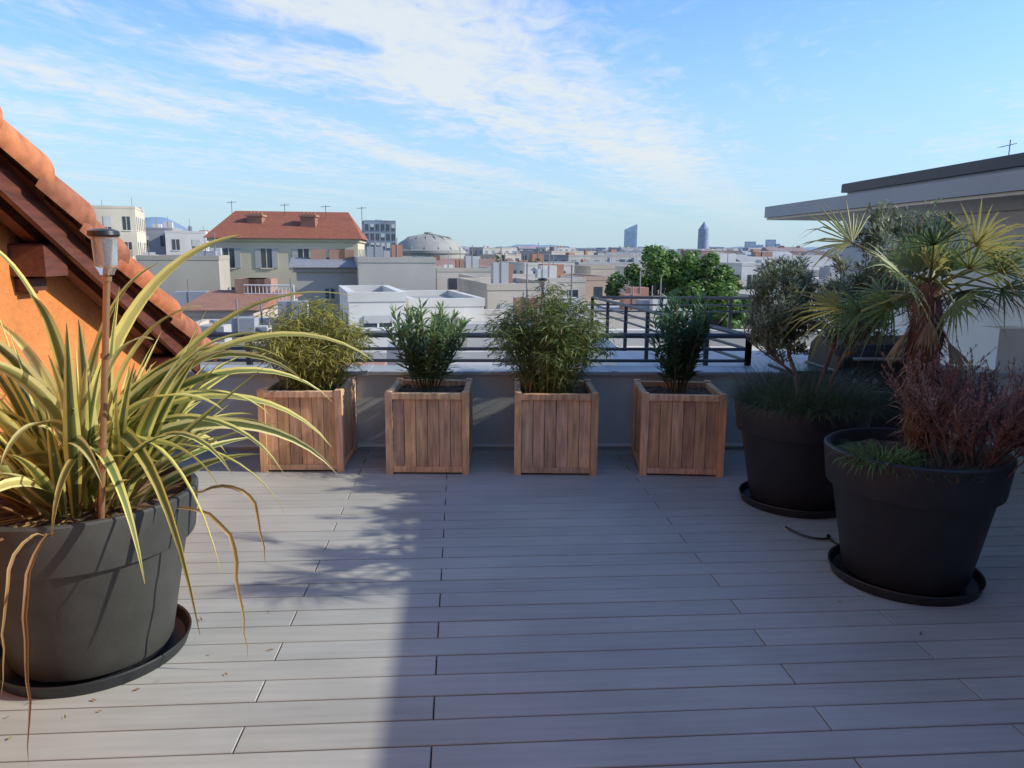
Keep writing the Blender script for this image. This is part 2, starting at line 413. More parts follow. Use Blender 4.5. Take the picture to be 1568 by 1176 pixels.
# ------------------------------------------------------------------ olive tree
def olive():
    mb = MB()
    def leaves(p, d, n, sp):
        for i in range(n):
            a = V(rnd.uniform(-1, 1), rnd.uniform(-1, 1), rnd.uniform(-.6, 1))
            k = rnd.choice([(.22, .26, .15), (.14, .18, .10), (.33, .36, .24)])
            mb.leaf(p+V(rnd.uniform(-sp, sp), rnd.uniform(-sp, sp), rnd.uniform(-sp, sp)), a+d*.8, rnd.uniform(.038, .065), rnd.uniform(.009, .014), .1, k)
    def branch(p, d, L, r, lv):
        n = 6; pts = [p.copy()]; d = d.normalized()
        for k in range(n):
            d = (d+V(rnd.uniform(-.24, .24), rnd.uniform(-.24, .24), rnd.uniform(-.10, .16))).normalized()
            if p.x < 1.60: d = (d+V(.35, 0, 0)).normalized()
            if p.x > 2.65: d = (d+V(-.3, 0, 0)).normalized()
            if p.z > 1.98: d = (d+V(0, 0, -.5)).normalized()
            if lv >= 3: d = (d+V(0, 0, -.10)).normalized()
            p = p+d*L/n; pts.append(p.copy())
            if lv >= 2: leaves(p, d, 5 if lv == 2 else 7, .02)
            elif lv == 1 and k > 2: leaves(p, d, 3, .02)
        mb.tube(pts, [r*(1-.6*k/n) for k in range(n+1)], (.20, .17, .13), 5 if lv else 8, 1, False)
        if lv < 3:
            for i in range((6, 6, 4)[lv]):
                q = pts[rnd.randint(1 if lv == 0 else 2, n)]
                sp = 1.6 if lv == 0 else 1.1
                branch(q, d+V(rnd.uniform(-sp, sp), rnd.uniform(-sp, sp), rnd.uniform(-.1, .7)), L*rnd.uniform(.42, .64), r*.5, lv+1)
    for i in range(3):
        branch(V(1.86+i*.06, 4.72, .6), V((-.12, .06, .30)[i], rnd.uniform(-.15, .15), 1), (.72, .86, .72)[i], .017, 0)
    mb.obj('olive_tree', [M_leaf, M_bark])
olive()

# ------------------------------------------------------------------ fan palm
def palm():
    e = empty('fan_palm', (0, 0, 0))
    mb = MB(); b = V(2.0, 3.60, .58); t = V(1.98, 3.60, 1.46)
    n = 20; mb.tube([b.lerp(t, i/n)+V(rnd.uniform(-.006, .006), 0, 0) for i in range(n+1)], [.045+.028*math.sin(i*.15)+rnd.uniform(-.008, .01) for i in range(n+1)], (.12, .07, .045), 12)
    for i in range(1000):  # fibre
        f = rnd.random(); a = rnd.uniform(0, 6.28); q = b.lerp(t, f)+V(math.cos(a), math.sin(a), 0)*.055
        c = rnd.choice([(.24, .15, .10), (.15, .09, .07), (.34, .24, .17), (.10, .06, .05)])
        mb.leaf(q, V(math.cos(a+rnd.uniform(-1, 1)), math.sin(a+rnd.uniform(-1, 1)), rnd.uniform(-1.5, 1.2)), rnd.uniform(.05, .12), .006, .3, c)
    mb.obj('fibrous_trunk', [M_bark], e)
    mb = MB()
    def fan(az, el, lp, lb, dead=False, span=2.8):
        d = V(math.cos(az)*math.cos(el), math.sin(az)*math.cos(el), math.sin(el))
        p0 = t+V(math.cos(az)*.03, math.sin(az)*.03, rnd.uniform(-.10, .06)-(.12 if dead else 0))
        hub = p0+d*lp+V(0, 0, -.06*lp if not dead else -.25*lp)
        pc = (.24, .24, .07) if not dead else (.30, .20, .10)
        mb.tube(bez([p0, p0+d*lp*.5+V(0, 0, .02), hub], 5), [.009, .008, .006, .005, .0045, .004], pc, 5)
        dd = (d+V(0, 0, -.15)).normalized() if not dead else V(d.x*.5, d.y*.5, -1).normalized()
        side = dd.cross(V(0, 0, 1) if not dead else V(d.x, d.y, .2)).normalized(); nn = side.cross(dd)
        tw = rnd.uniform(-1.1, 1.1); side, nn = side*math.cos(tw)+nn*math.sin(tw), nn*math.cos(tw)-side*math.sin(tw)
        ns = 22; base = rnd.choice([(.18, .25, .08), (.24, .29, .09), (.12, .19, .07), (.36, .35, .11), (.15, .23, .09)])
        if dead: base = rnd.choice([(.38, .27, .13), (.30, .2, .11), (.36, .30, .16)])
        for k in range(ns):
            a = -span/2+span*k/(ns-1)+rnd.uniform(-.05, .05)
            sd = dd*math.cos(a)+side*math.sin(a)+nn*(.22*math.cos(a*1.3)+rnd.uniform(-.1, .1)); sd.normalize()
            l = lb*(1-.2*abs(a)/1.3)*rnd.uniform(.82, 1.1); w = .014
            pr = sd.cross(nn).normalized(); vs = []; cols = []
            dr = rnd.uniform(.05, .8)*(1 if not dead else .4); fb = rnd.uniform(.4, .8)
            for j in range(7):
                f = j/6; q = hub+sd*l*f+V(0, 0, -1)*(max(0, f-fb)**1.3)*l*dr*1.8
                ww = w*(.30+1.4*f if f < .4 else .86*(1-f)/.6+.04)/2
                cr = nn*(.5*ww)
                vs += [q-pr*ww, q+cr, q+pr*ww]
                kk = rnd.uniform(.9, 1.1); c = tuple(x*kk for x in base)
                if f > .75 and k % 3 == 0: c = (.46, .38, .17)
                cols += [c, tuple(x*.85 for x in c), c]
            fs = []
            for j in range(6):
                o = j*3; fs += [(o, o+1, o+4, o+3), (o+1, o+2, o+5, o+4)]
            mb.add(vs, fs, cols=cols)
    for i in range(17): fan(i*2.4+rnd.uniform(-.2, .2), R(rnd.uniform(-14, 40)), rnd.uniform(.22, .42), rnd.uniform(.26, .36))
    for i in range(5): fan(i*1.3+.3, R(rnd.uniform(55, 80)), rnd.uniform(.06, .14), rnd.uniform(.22, .29), span=1.9)
    for i in range(4): fan(i*1.5+.2, R(rnd.uniform(-35, -18)), rnd.uniform(.12, .24), rnd.uniform(.2, .28))
    for i in range(5): fan(i*1.3+.5, R(rnd.uniform(-60, -35)), rnd.uniform(.05, .1), rnd.uniform(.12, .2), True, .8)
    mb.obj('fan_leaves', [M_leaf], e)
palm()

def heather():
    mb = MB()
    def tw(p, d, L, lv):
        n = 4; pts = [p.copy()]
        for k in range(n):
            d = (d+V(rnd.uniform(-.2, .2), rnd.uniform(-.2, .2), rnd.uniform(-.05, .12))).normalized(); p = p+d*L/n; pts.append(p.copy())
            if lv >= 1:
                for s in range(5 if lv == 2 else 2):
                    mb.leaf(p-d*rnd.uniform(0, L/n), d+V(rnd.uniform(-.8, .8), rnd.uniform(-.8, .8), rnd.uniform(-.3, .8)), rnd.uniform(.012, .022), .005, 0, rnd.choice([(.38, .19, .15), (.44, .28, .23), (.27, .17, .17), (.38, .30, .25)]))
        mb.tube(pts, [.004/(lv+1), .0035/(lv+1), .003/(lv+1), .002/(lv+1), .001], (.28, .17, .14), 3, 0, False)
        if lv < 2:
            for i in range(6):
                tw(pts[rnd.randint(1, n)], d+V(rnd.uniform(-.8, .8), rnd.uniform(-.8, .8), rnd.uniform(0, .6)), L*rnd.uniform(.45, .7), lv+1)
    for i in range(46):
        a = rnd.uniform(0, 6.28); r = rnd.uniform(0, .18)
        tw(V(2.18+r*math.cos(a), 3.40+r*math.sin(a), .62), V(math.cos(a)*.7+.25, math.sin(a)*.6-.05, 1), rnd.uniform(.22, .36), 0)
    mb.obj('dry_heather_shrub', [M_leaf])
heather()
grass('trailing_succulent', 1.74, 3.42, .62, .13, 350, .17, [(.15, .25, .06), (.12, .20, .06), (.18, .27, .09)], .005, 1.3)
grass('low_ground_cover', 1.95, 3.42, .62, .28, 500, .10, [(.07, .10, .05), (.16, .12, .07), (.10, .12, .07)], .004, 1.0)

# fallen leaves
mb = MB()
for i in range(60):
    a = rnd.uniform(0, 6.28); r = rnd.uniform(.36, .75)
    if i < 26: x, y = -1.62+math.cos(a)*r, 2.8+math.sin(a)*r
    elif i < 46: x, y = rnd.uniform(-2, 2.2), 5.9-rnd.uniform(0, .12)
    else: x, y = 1.9+math.cos(a)*r*1.2, 4.1+math.sin(a)*r*1.6
    mb.leaf(V(x, y, .006), V(math.cos(a*3), math.sin(a*3), .06), rnd.uniform(.015, .045), rnd.uniform(.004, .010), 0, rnd.choice([(.34, .22, .09), (.24, .14, .07), (.30, .27, .12)]))
mb.obj('fallen_leaves', [M_leaf])

# cable
mb = MB()
mb.tube(bez([(1.62, 4.22, .012), (1.66, 4.05, .012), (1.72, 3.95, .012), (1.92, 4.0, .012), (1.86, 4.2, .012), (1.72, 4.15, .012), (1.85, 3.85, .012)], 24), .006, n=6)
mb.obj('power_cable', [M_black])

# barbecue
def bbq():
    e = empty('gas_barbecue', (2.66, 5.6, 0), R(4))
    mb = MB()
    mb.box(-.36, .36, -.24, .24, .62, .78, bev=.01)
    prof = [(-.24, .79), (-.235, .90), (-.17, .99), (-.05, 1.03), (.1, 1.03), (.2, .96), (.24, .79)]
    vs = [(x, a, z-.04) for x in (-.34, .34) for a, z in prof]; n = len(prof)
    mb.add(vs, [(i, i+1, n+i+1, n+i) for i in range(n-1)]+[tuple(reversed(range(n))), tuple(range(n, 2*n))])
    for sx in (-1, 1):
        mb.box(sx*.52-.15, sx*.52+.15, -.2, .2, .74, .765, bev=.004)
        for sy in (-1, 1): mb.box(sx*.33-.02, sx*.33+.02, sy*.2-.02, sy*.2+.02, .0, .62)
    mb.box(-.31, .31, -.18, .18, .1, .13)
    mb.box(-.31, .31, -.19, -.17, .14, .6)
    mb.obj('body_and_cart', [M_black], e, True, 30)
    mb = MB(); mb.tube([(-.25, -.27, .86), (.25, -.27, .86)], .012, n=8)
    for x in (-.22, -.07, .08, .22): mb.tube([(x, -.245, .70), (x, -.275, .70)], .022, n=12)
    mb.obj('handle_and_knobs', [M_chrome], e, True, 30)
bbq()

# ------------------------------------------------------------------ left house
def left_house():
    e = empty('orange_house', (0, 0, 0), YAW)
    zr = lambda y: 2.17-.515*(y-3.13)     # top of the verge tiles
    y0, y1 = -2.5, 5.45; xw = -2.07
    mb = MB()
    vs = [(xw, y0, -.2), (xw, y1-.35, -.2), (xw, y1-.35, zr(y1-.35)-.2), (xw, y0, zr(y0)-.2), (xw-4, y0, -.2), (xw-4, y1-.35, -.2), (xw-4, y1-.35, zr(y1-.35)-.2), (xw-4, y0, zr(y0)-.2)]
    mb.add(vs, [(0, 1, 2, 3), (7, 6, 5, 4), (0, 4, 5, 1), (1, 5, 6, 2), (2, 6, 7, 3), (3, 7, 4, 0)])
    mb.obj('rendered_wall', [M_orange], e)
    mb = MB()
    def slab(xa, xb, ya, yb, top, th):
        vs = []
        for x in (xa, xb):
            for y in (ya, yb):
                vs += [(x, y, zr(y)-top-th), (x, y, zr(y)-top)]
        mb.add(vs, [(0, 1, 3, 2), (4, 6, 7, 5), (0, 2, 6, 4), (1, 5, 7, 3), (0, 4, 5, 1), (2, 3, 7, 6)])
    slab(xw-4, -1.89, y0, y1, .14, .03)
    slab(-1.887, -1.86, y0, y1+.02, .13, .13)
    for yc in (-.3, 1.7, 3.75, 5.15):
        z = zr(yc)-.16
        mb.box(-2.3, -1.91, yc-.10, yc+.10, z-.22, z-.07, bev=.01)
        mb.box(-2.3, -2.0, yc-.07, yc+.07, z-.29, z-.223, bev=.01)
    slab(-2.02, -1.96, y0, y1, .175, .07)
    mb.obj('roof_timbers', [M_brown], e)
    mb = MB(); nx = 14
    def tile(x, ya, L, r, up, lift=0, a0=0.0, a1=math.pi, step=.028):
        c = rnd.choice([(.50, .165, .065), (.44, .135, .055), (.56, .20, .085), (.38, .14, .075)]); k = rnd.uniform(.85, 1.1); c = tuple(q*k for q in c)
        vs = []; n = 14
        for f, rr, dz in ((0, r*.84, .0), (.08, r*.90, .004), (.9, r*1.03, step*.9), (1, r*1.04, step), (1, r*.90, step*.6)):
            y = ya+L*f
            for i in range(n+1):
                a = a0+(a1-a0)*i/n if up else math.pi+math.pi*i/n
                vs.append((x-rr*math.cos(a), y, zr(y)-.09+dz+lift+rr*math.sin(a)*.95+(0 if up else r*.5)))
        fs = []
        for j in range(4):
            for i in range(n): fs.append((j*(n+1)+i, j*(n+1)+i+1, (j+1)*(n+1)+i+1, (j+1)*(n+1)+i))
        mb.add(vs, fs, c)
    for ix in range(nx):
        x = -1.86-ix*.21; y = y0
        while y < y1-.05:
            if ix: tile(x, y, .40, .085, True); tile(x+.105, y-.1, .40, .075, False, -.02)
            else: tile(x, y+.05, .43, .105, True, -.015, -.25, math.pi+.75, .05)
            y += .345
    mb.obj('clay_roof_tiles', [M_tile], e, True, 50)
left_house()

# ------------------------------------------------------------------ right building
def right_building():
    e = empty('white_penthouse_building', (0, 0, 0), YAW)
    mb = MB(); mb.box(4.78, 9.4, -5, 8.6, -.25, 1.975); mb.box(4.45, 4.779, 5.9, 6.15, -.25, 1.0); mb.obj('white_walls', [M_white], e)
    mb = MB(); mb.box(3.54, 5.27, -6, 8.72, 2.006, 2.13); mb.obj('canopy_fascia', [M_fascia], e)
    mb = MB(); mb.box(3.56, 5.26, -5.9, 8.70, 1.98, 2.003); mb.obj('canopy_soffit', [M_soffit], e)
    mb = MB(); mb.box(5.28, 9.45, -5.02, 10.2, -.25, 2.42); mb.obj('upper_wall', [M_fascia], e)
    mb = MB(); mb.box(5.22, 9.6, -5.1, 10.26, 2.423, 2.54, bev=.01); mb.obj('roof_edge', [M_darkfascia], e)
    mb = MB(); mb.box(4.755, 4.777, 1.0, 4.4, .05, 1.85); mb.obj('patio_windows', [M_glass], e)
    mb = MB()
    a, b = 1.0, 4.4
    for y in (a, (a+b)/2, b): mb.box(4.735, 4.7545, y-.03, y+.03, .05, 1.85)
    mb.box(4.737, 4.7545, a, b, 1.851, 1.9); mb.box(4.737, 4.7545, a, b, .0, .049)
    mb.obj('window_frames', [M_darkfascia], e)
    mb = MB(); mb.tube([(5.9, 8.0, 2.5), (5.9, 8.0, 2.82)], .005)
    mb.tube([(5.80, 8.0, 2.74), (5.97, 8.0, 2.78)], .0035)
    for k in range(5): mb.tube([(5.80+k*.035, 7.95, 2.742+k*.008), (5.80+k*.035, 8.05, 2.742+k*.008)], .0025)
    mb.obj('roof_antenna', [M_darkfascia], e)
right_building()

# unseen house added behind the viewpoint to block sky light on the deck
def sky_blocker():
    e = empty('unseen_blocker_house', (0, 0, 0), YAW)
    mb = MB(); mb.box(-2.0, 3.4, -4.5, -1.7, -.2, 2.9); mb.obj('walls', [mat('blocker_house_render', (.42, .38, .32), .9)], e)
    mb = MB(); mb.box(-1.2, 2.6, -1.697, -1.66, .05, 2.2); mb.obj('sliding_glass_door', [M_glass], e)
    mb = MB()
    for x in (-1.26, .0, 1.3, 2.6): mb.box(x, x+.06, -1.655, -1.62, .05, 2.2)
    mb.box(-1.26, 2.66, -1.655, -1.62, 2.203, 2.27); mb.obj('door_frame', [M_darkfascia], e)
    mb = MB(); mb.box(-2.2, 3.5, -4.7, -1.55, 2.903, 3.05); mb.obj('roof_slab', [M_fascia], e)
sky_blocker()

# ------------------------------------------------------------------ city
GZ = -18.0
def building(name, x0, x1, y0, depth, zt, rot=0, col=(.6, .58, .53), win=None, roof='flat', zb=GZ, rcol=None, rise=2.0, storey=3.0, wsp=2.2, wsz=(1.0, 1.5), extras=True, mb=None, wtop=.9, over=.0, shutters=False, rr=rnd):
    own = mb is None
    if own: mb = MB()
    w = x1-x0; cx = (x0+x1)/2
    M = Matrix.Translation((cx, y0, 0)) @ Matrix.Rotation(rot, 4, 'Z')
    h = w/2
    mb.box(-h, h, 0, depth, zb, zt, col, 0, M)
    rc = rcol or (.40, .39, .37)
    if roof == 'flat':
        p = .3; t = .22
        for a in ((-h-.03, h+.03, -.03, t), (-h-.03, h+.03, depth-t, depth+.03), (-h-.03, -h+t, t, depth-t), (h-t, h+.03, t, depth-t)):
            mb.box(a[0], a[1], a[2], a[3], zt+.001, zt+p, tuple(min(1, c*.9) for c in col), 0, M)
        mb.box(-h+t, h-t, t, depth-t, zt+.002, zt+.06, rc, 0, M)
        if extras and w > 3:
            for i in range(rr.randint(2, 4)):
                a = rr.uniform(-h*.8, h*.6); b = rr.uniform(depth*.15, depth*.7); s = rr.uniform(.5, min(2.2, w*.25)); c = rr.choice([(.5, .5, .48), (.30, .31, .33), (.6, .56, .5), (.38, .2, .14)])
                hh = rr.uniform(.4, 1.2)
                mb.box(a, a+s, b, b+s*.8, zt+.06, zt+.06+hh, c, 0, M)
                if y0 < 120:
                    P = M @ Vector((a+s/2, b, zt)); mb.tube([P, P+Vector((0, 0, hh+rr.uniform(.4, 1.3)))], .03, (.2, .2, .2), 4)
    elif roof == 'hip' or roof == 'gable':
        o = .4
        i = min(depth*.45, h*.25) if roof == 'hip' else 0
        vs = [(-h-o, -o, zt), (h+o, -o, zt), (h+o, depth+o, zt), (-h-o, depth+o, zt), (-h-o+i, depth/2, zt+rise), (h+o-i, depth/2, zt+rise)]
        vs = [tuple(M @ Vector(v)) for v in vs]
        mb.add(vs, [(0, 1, 5, 4), (1, 2, 5), (2, 3, 4, 5), (3, 0, 4), (3, 2, 1, 0)], rcol or (.36, .15, .09), 2 if own else 0)
        mb.box(-h-.15, h+.15, -.15, depth+.15, zt-.25, zt-.003, tuple(c*.9 for c in col), 0, M)
        if y0 < 400 and not shutters:
            for i in range(rr.randint(1, 3)):
                a = rr.uniform(-h*.8, h*.8); mb.box(a, a+.9, depth*.4, depth*.55, zt+rise*.4, zt+rise+.5, (.40, .24, .17), 0, M)
    z = zt-wtop
    faces = [(0, w), (1, depth), (3, depth)]
    fl = 0
    while z-wsz[1] > max(zb, -16) and fl < 6:
        for fi, Lf in faces:
            n = max(1, int((Lf-.8)/wsp)); sp = Lf/n
            if fi == 0: F = M
            elif fi == 1: F = M @ Matrix.Translation((h, depth/2, 0)) @ Matrix.Rotation(math.pi/2, 4, 'Z')
            else: F = M @ Matrix.Translation((-h, depth/2, 0)) @ Matrix.Rotation(-math.pi/2, 4, 'Z')
            for i in range(n):
                c0 = -Lf/2+sp*(i+.5)
                if win is False: continue
                ww = wsz[0]
                mb.box(c0-ww/2, c0+ww/2, -.03, -.005, z-wsz[1], z, (.1, .1, .1), 1, F)
                fr = tuple(min(.8, c*1.15) for c in col)
                mb.box(c0-ww/2-.08, c0+ww/2+.08, -.09, -.004, z-wsz[1]-.1, z-wsz[1]-.002, fr, 0, F)
                if Lf < 30 and own:
                    mb.box(c0-.03, c0+.03, -.045, -.031, z-wsz[1], z, fr, 0, F)
                    if shutters:
                        for sg in (-1, 1):
                            a = c0+sg*(ww/2+.24); mb.box(a-.22, a+.22, -.06, -.004, z-wsz[1], z, (.42, .42, .38), 0, F)
                    elif rr.random() < .35:
                        mb.box(c0-ww/2, c0+ww/2, -.05, -.032, z-wsz[1]*rr.uniform(.2, .8), z, (.55, .54, .5), 0, F)
        if win is not False and 60 < y0 < 500 and fl and (int(y0*7) % 3 == 0) and not shutters:   # balcony bands
            mb.box(-h*.9, h*.9, -1.0, -.004, z-wsz[1]-.35, z-wsz[1]-.12, tuple(min(.85, c*1.1) for c in col), 0, M)
            mb.box(-h*.9, h*.9, -1.0, -.95, z-wsz[1]-.12, z-wsz[1]+.75, tuple(c*.6 for c in col), 0, M)
        z -= storey; fl += 1
    if own: return mb.obj(name, [M_city, M_glass, M_tile])
    return None

# red roofed house
o = building('red_roof_apartment_house', -23.6, -12.3, 60, 10, 2.5, R(8), (.62, .54, .37), roof='hip', rcol=(.30, .10, .055), rise=2.3, wsp=2.5, wsz=(.8, 1.5), shutters=True, wtop=.8)
mb = MB()
for x in (-20.9, -16.6):
    mb.box(x-.6, x+.6, 62.0, 62.9, 2.6, 4.25, (.30, .15, .10)); mb.box(x-.72, x+.72, 61.9, 63.0, 4.25, 4.4, (.36, .2, .13))
    for k in range(4): mb.tube([(x-.45+k*.3, 62.45, 4.4), (x-.45+k*.3, 62.45, 4.62)], .09, (.36, .16, .1), 6)
for x, h in ((-23.4, 5.6), (-19, 5.4), (-15.6, 5.3), (-12.6, 5.2)):
    mb.tube([(x, 64, 3), (x, 64, h)], .025, (.1, .1, .1), 4); mb.tube([(x-.4, 64, h-.15), (x+.4, 64, h-.1)], .02, (.1, .1, .1), 4)
c = mb.obj('chimneys_and_antennas', [M_city]); c.parent = o

building('concrete_apartment_building', -8.5, -4.25, 42, 9, .95, R(14), (.48, .45, .40), wsp=1.9, wsz=(.85, .55), wtop=1.4, rcol=(.44, .43, .4))
building('concrete_apartment_building', -12.2, -8.6, 43, 8, .65, R(14), (.40, .38, .34), wsp=1.6, wsz=(.5, .6), wtop=1.2, roof='gable', rise=.5, rcol=(.26, .26, .27))
building('white_apartment_building', -5.2, -3.4, 24, 5, .0, R(16), (.74, .71, .64), wsp=1.5, wsz=(.9, .36), wtop=.45, rcol=(.38, .36, .34), extras=False)
building('white_apartment_building', -3.75, -1.0, 27.5, 6, -.4, R(16), (.70, .67, .60), wsp=1.3, wsz=(.5, .6), wtop=.5, rcol=(.38, .36, .34), extras=False)
building('beige_apartment_building', -24.5, -19.5, 50, 6, .9, R(14), (.42, .38, .31), wsp=2.6, wsz=(.8, .5), wtop=2.0)
building('beige_apartment_building', -1.2, 2.3, 35, 8, -.15, R(14), (.60, .52, .42), wsp=1.3, wsz=(.6, .8), wtop=.6)
building('low_roof_building', -9.6, -5.4, 19, 7, -1.05, R(8), (.56, .48, .40), wsp=1.8, rcol=(.38, .32, .28))
building('low_roof_building', -5.2, 1.2, 15, 8, -1.75, R(6), (.62, .59, .54), wsp=1.8, rcol=(.46, .44, .40))
building('low_roof_building', -12, -9.8, 28, 9, -.6, R(6), (.6, .5, .42), wsp=1.8, roof='gable', rise=.5, rcol=(.34, .16, .10))
building('neighbour_terrace_block', 1.2, 6.5, 6.9, 4.9, .12, R(2), (.70, .68, .62), win=False, rcol=(.60, .58, .54), extras=False)
building('low_roof_building', 1.6, 8.5, 13.2, 9, -.95, R(4), (.64, .61, .56), wsp=1.9, rcol=(.50, .48, .44), extras=False)
building('low_roof_building', -1.5, 3.2, 24.6, 6, -1.0, R(10), (.62, .57, .50), wsp=1.3, wsz=(.6, .8), wtop=.6, rcol=(.44, .41, .37))
building('white_apartment_building', 23.5, 33.5, 80, 10, .3, R(16), (.62, .61, .58), wsp=2.2)
building('cream_apartment_building', -55, -44.8, 90, 10, 6.3, R(20), (.66, .58, .44), wsp=1.7, wsz=(.8, 1.6))
building('white_apartment_building', -49.8, -44.4, 110, 9, 3.9, R(16), (.70, .67, .61), wsp=2)
building('grey_apartment_building', -55, -50, 112, 9, 4.4, R(14), (.34, .34, .35), wsp=2)
building('glass_office_building', -48.5, -38.3, 250, 12, 11, R(14), (.24, .28, .33), wsp=1.5, wsz=(1.1, 2.2), storey=3)
building('brick_office_block', 53, 92, 220, 14, 2.0, R(12), (.34, .24, .22), wsp=2.6, wsz=(1.7, 1.2))
# domed hall
mb = MB(); cx, cy = -22.6, 205
mb.lathe([(9.6, -18), (9.6, 1.0), (10.0, 1.0), (10.0, 1.7), (9.3, 2.0), (7.8, 3.8), (5.5, 5.1), (2.7, 5.8), (1.2, 5.9), (1.2, 6.5), (0, 6.6)], cx, cy, 32, (.34, .33, .29))
for k in range(16):
    a = k/16*6.28; mb.tube([(cx+9.35*math.cos(a), cy+9.35*math.sin(a), 2.1), (cx+5.6*math.cos(a), cy+5.6*math.sin(a), 5.2), (cx+1.2*math.cos(a), cy+1.2*math.sin(a), 6.0)], .12, (.27, .27, .25), 4)
mb.obj('domed_hall', [M_city], smooth=True, sharp=25)
# skyline towers (aerial perspective tint)
mb = MB(); h = 11
vs = [(232-h, 1500, GZ), (232+h, 1500, GZ), (232+h, 1522, GZ), (232-h, 1522, GZ), (232-h, 1500, 46), (232+h, 1500, 56), (232+h, 1522, 56), (232-h, 1522, 46)]
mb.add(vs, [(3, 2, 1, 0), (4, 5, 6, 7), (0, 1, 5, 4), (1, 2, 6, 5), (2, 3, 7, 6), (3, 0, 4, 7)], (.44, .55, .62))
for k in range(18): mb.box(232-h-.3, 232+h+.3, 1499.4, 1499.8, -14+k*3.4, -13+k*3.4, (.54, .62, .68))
mb.obj('glass_skyscraper', [M_city])
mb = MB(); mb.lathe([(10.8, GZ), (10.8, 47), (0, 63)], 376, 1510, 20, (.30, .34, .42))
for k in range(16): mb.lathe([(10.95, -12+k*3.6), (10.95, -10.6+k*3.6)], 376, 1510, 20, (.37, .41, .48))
mb.obj('cylindrical_skyscraper', [M_city])
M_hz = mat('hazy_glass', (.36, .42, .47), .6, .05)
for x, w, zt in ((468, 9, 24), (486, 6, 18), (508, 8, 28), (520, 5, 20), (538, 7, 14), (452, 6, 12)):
    m2 = MB(); building('', x-w, x+w, 1500, 15, zt, 0, (.50, .57, .62), mb=m2, wsp=5, wsz=(3, 2), storey=7, extras=False); m2.obj('distant_tower', [M_city, M_hz])

# distant city mass
rnd2 = random.Random(11)
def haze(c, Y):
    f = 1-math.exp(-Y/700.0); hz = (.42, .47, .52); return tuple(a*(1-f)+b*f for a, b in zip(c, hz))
pal = [(.56, .52, .45), (.66, .62, .55), (.50, .43, .34), (.50, .45, .37), (.36, .34, .32), (.60, .53, .42), (.40, .24, .18), (.56, .46, .34), (.30, .30, .31)]
def band(name, Ya, Yb, wincol):
    mb = MB(); Y = Ya
    while Y < Yb:
        X = -Y*.95
        while X < Y*.75:
            w = rnd2.uniform(8, 20)*(1+Y/1400); d = rnd2.uniform(7, 12)
            zt = rnd2.triangular(-3.5, 1.8+Y*.0085, -.4+Y*.004)
            if Y < 110: zt = rnd2.uniform(-4.5, .1)
            yy = Y+rnd2.uniform(-.1, .1)*Y*.3
            rf = 'gable' if rnd2.random() < .22 else 'flat'
            if rf == 'gable': zt -= 1.5
            if X/Y < -.04 and (X+w)/Y > -.19 and Y < 215: zt = min(zt, -1.2)
            if not ((-28 < X+w/2 < -8 and yy < 78) or (X < 17 and X+w > 4 and yy < 64) or (180 < yy < 225 and X < -10 and X+w > -35)):
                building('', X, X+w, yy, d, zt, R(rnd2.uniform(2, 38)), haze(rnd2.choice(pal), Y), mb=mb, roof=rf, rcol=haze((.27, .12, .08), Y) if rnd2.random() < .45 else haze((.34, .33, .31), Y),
                         rise=1.6, wsp=2.4 if Y < 300 else 4.0, wsz=(1.2, 1.5) if Y < 300 else (2.2, 1.6), zb=-9 if Y < 400 else -6, extras=Y < 500, wtop=.7, rr=rnd2)
            X += w+rnd2.uniform(0, 8)*(1+Y/900)
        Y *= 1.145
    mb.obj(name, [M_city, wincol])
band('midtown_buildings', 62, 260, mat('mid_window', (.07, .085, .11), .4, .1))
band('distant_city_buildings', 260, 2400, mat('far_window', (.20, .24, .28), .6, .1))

# near filler blocks between 26 and 60 m
mb = MB()
for (x0, x1, y, d, zt, c) in [(-20, -13, 33, 9, -1.2, (.55, .50, .43)), (-30, -22, 36, 9, -.8, (.6, .56, .5)), (3.5, 8, 33, 7, -1.2, (.62, .54, .44)), (9.5, 17, 24, 7, -2.4, (.6, .6, .58)), (16, 22, 50, 7, -1.4, (.62, .56, .48)),
                              (-2, 5, 50, 9, -.4, (.62, .56, .48)), (5.6, 8, 60, 9, -.6, (.50, .36, .28)), (18, 26, 38, 7, -1.6, (.66, .62, .55)), (24, 32, 56, 7, -.6, (.6, .58, .55)), (-12, -6, 52, 6, -.2, (.6, .56, .5)), (-13.5, -10.5, 22, 9, -1.9, (.5, .47, .44)),
                              (-40, -30, 52, 9, .4, (.62, .58, .52)), (8.8, 16, 15, 7, -1.8, (.66, .62, .56)), (-6, -1, 60, 9, .0, (.56, .50, .42)), (12, 18, 68, 8, 0, (.6, .55, .48)), (1, 6, 72, 8, .3, (.64, .60, .54))]:
    building('', x0, x1, y, d, zt, R(rnd.uniform(8, 20)), c, mb=mb, wsp=1.5, wsz=(.7, .9), wtop=.5, storey=2.6)
mb.obj('neighbouring_apartment_blocks', [M_city, M_glass])

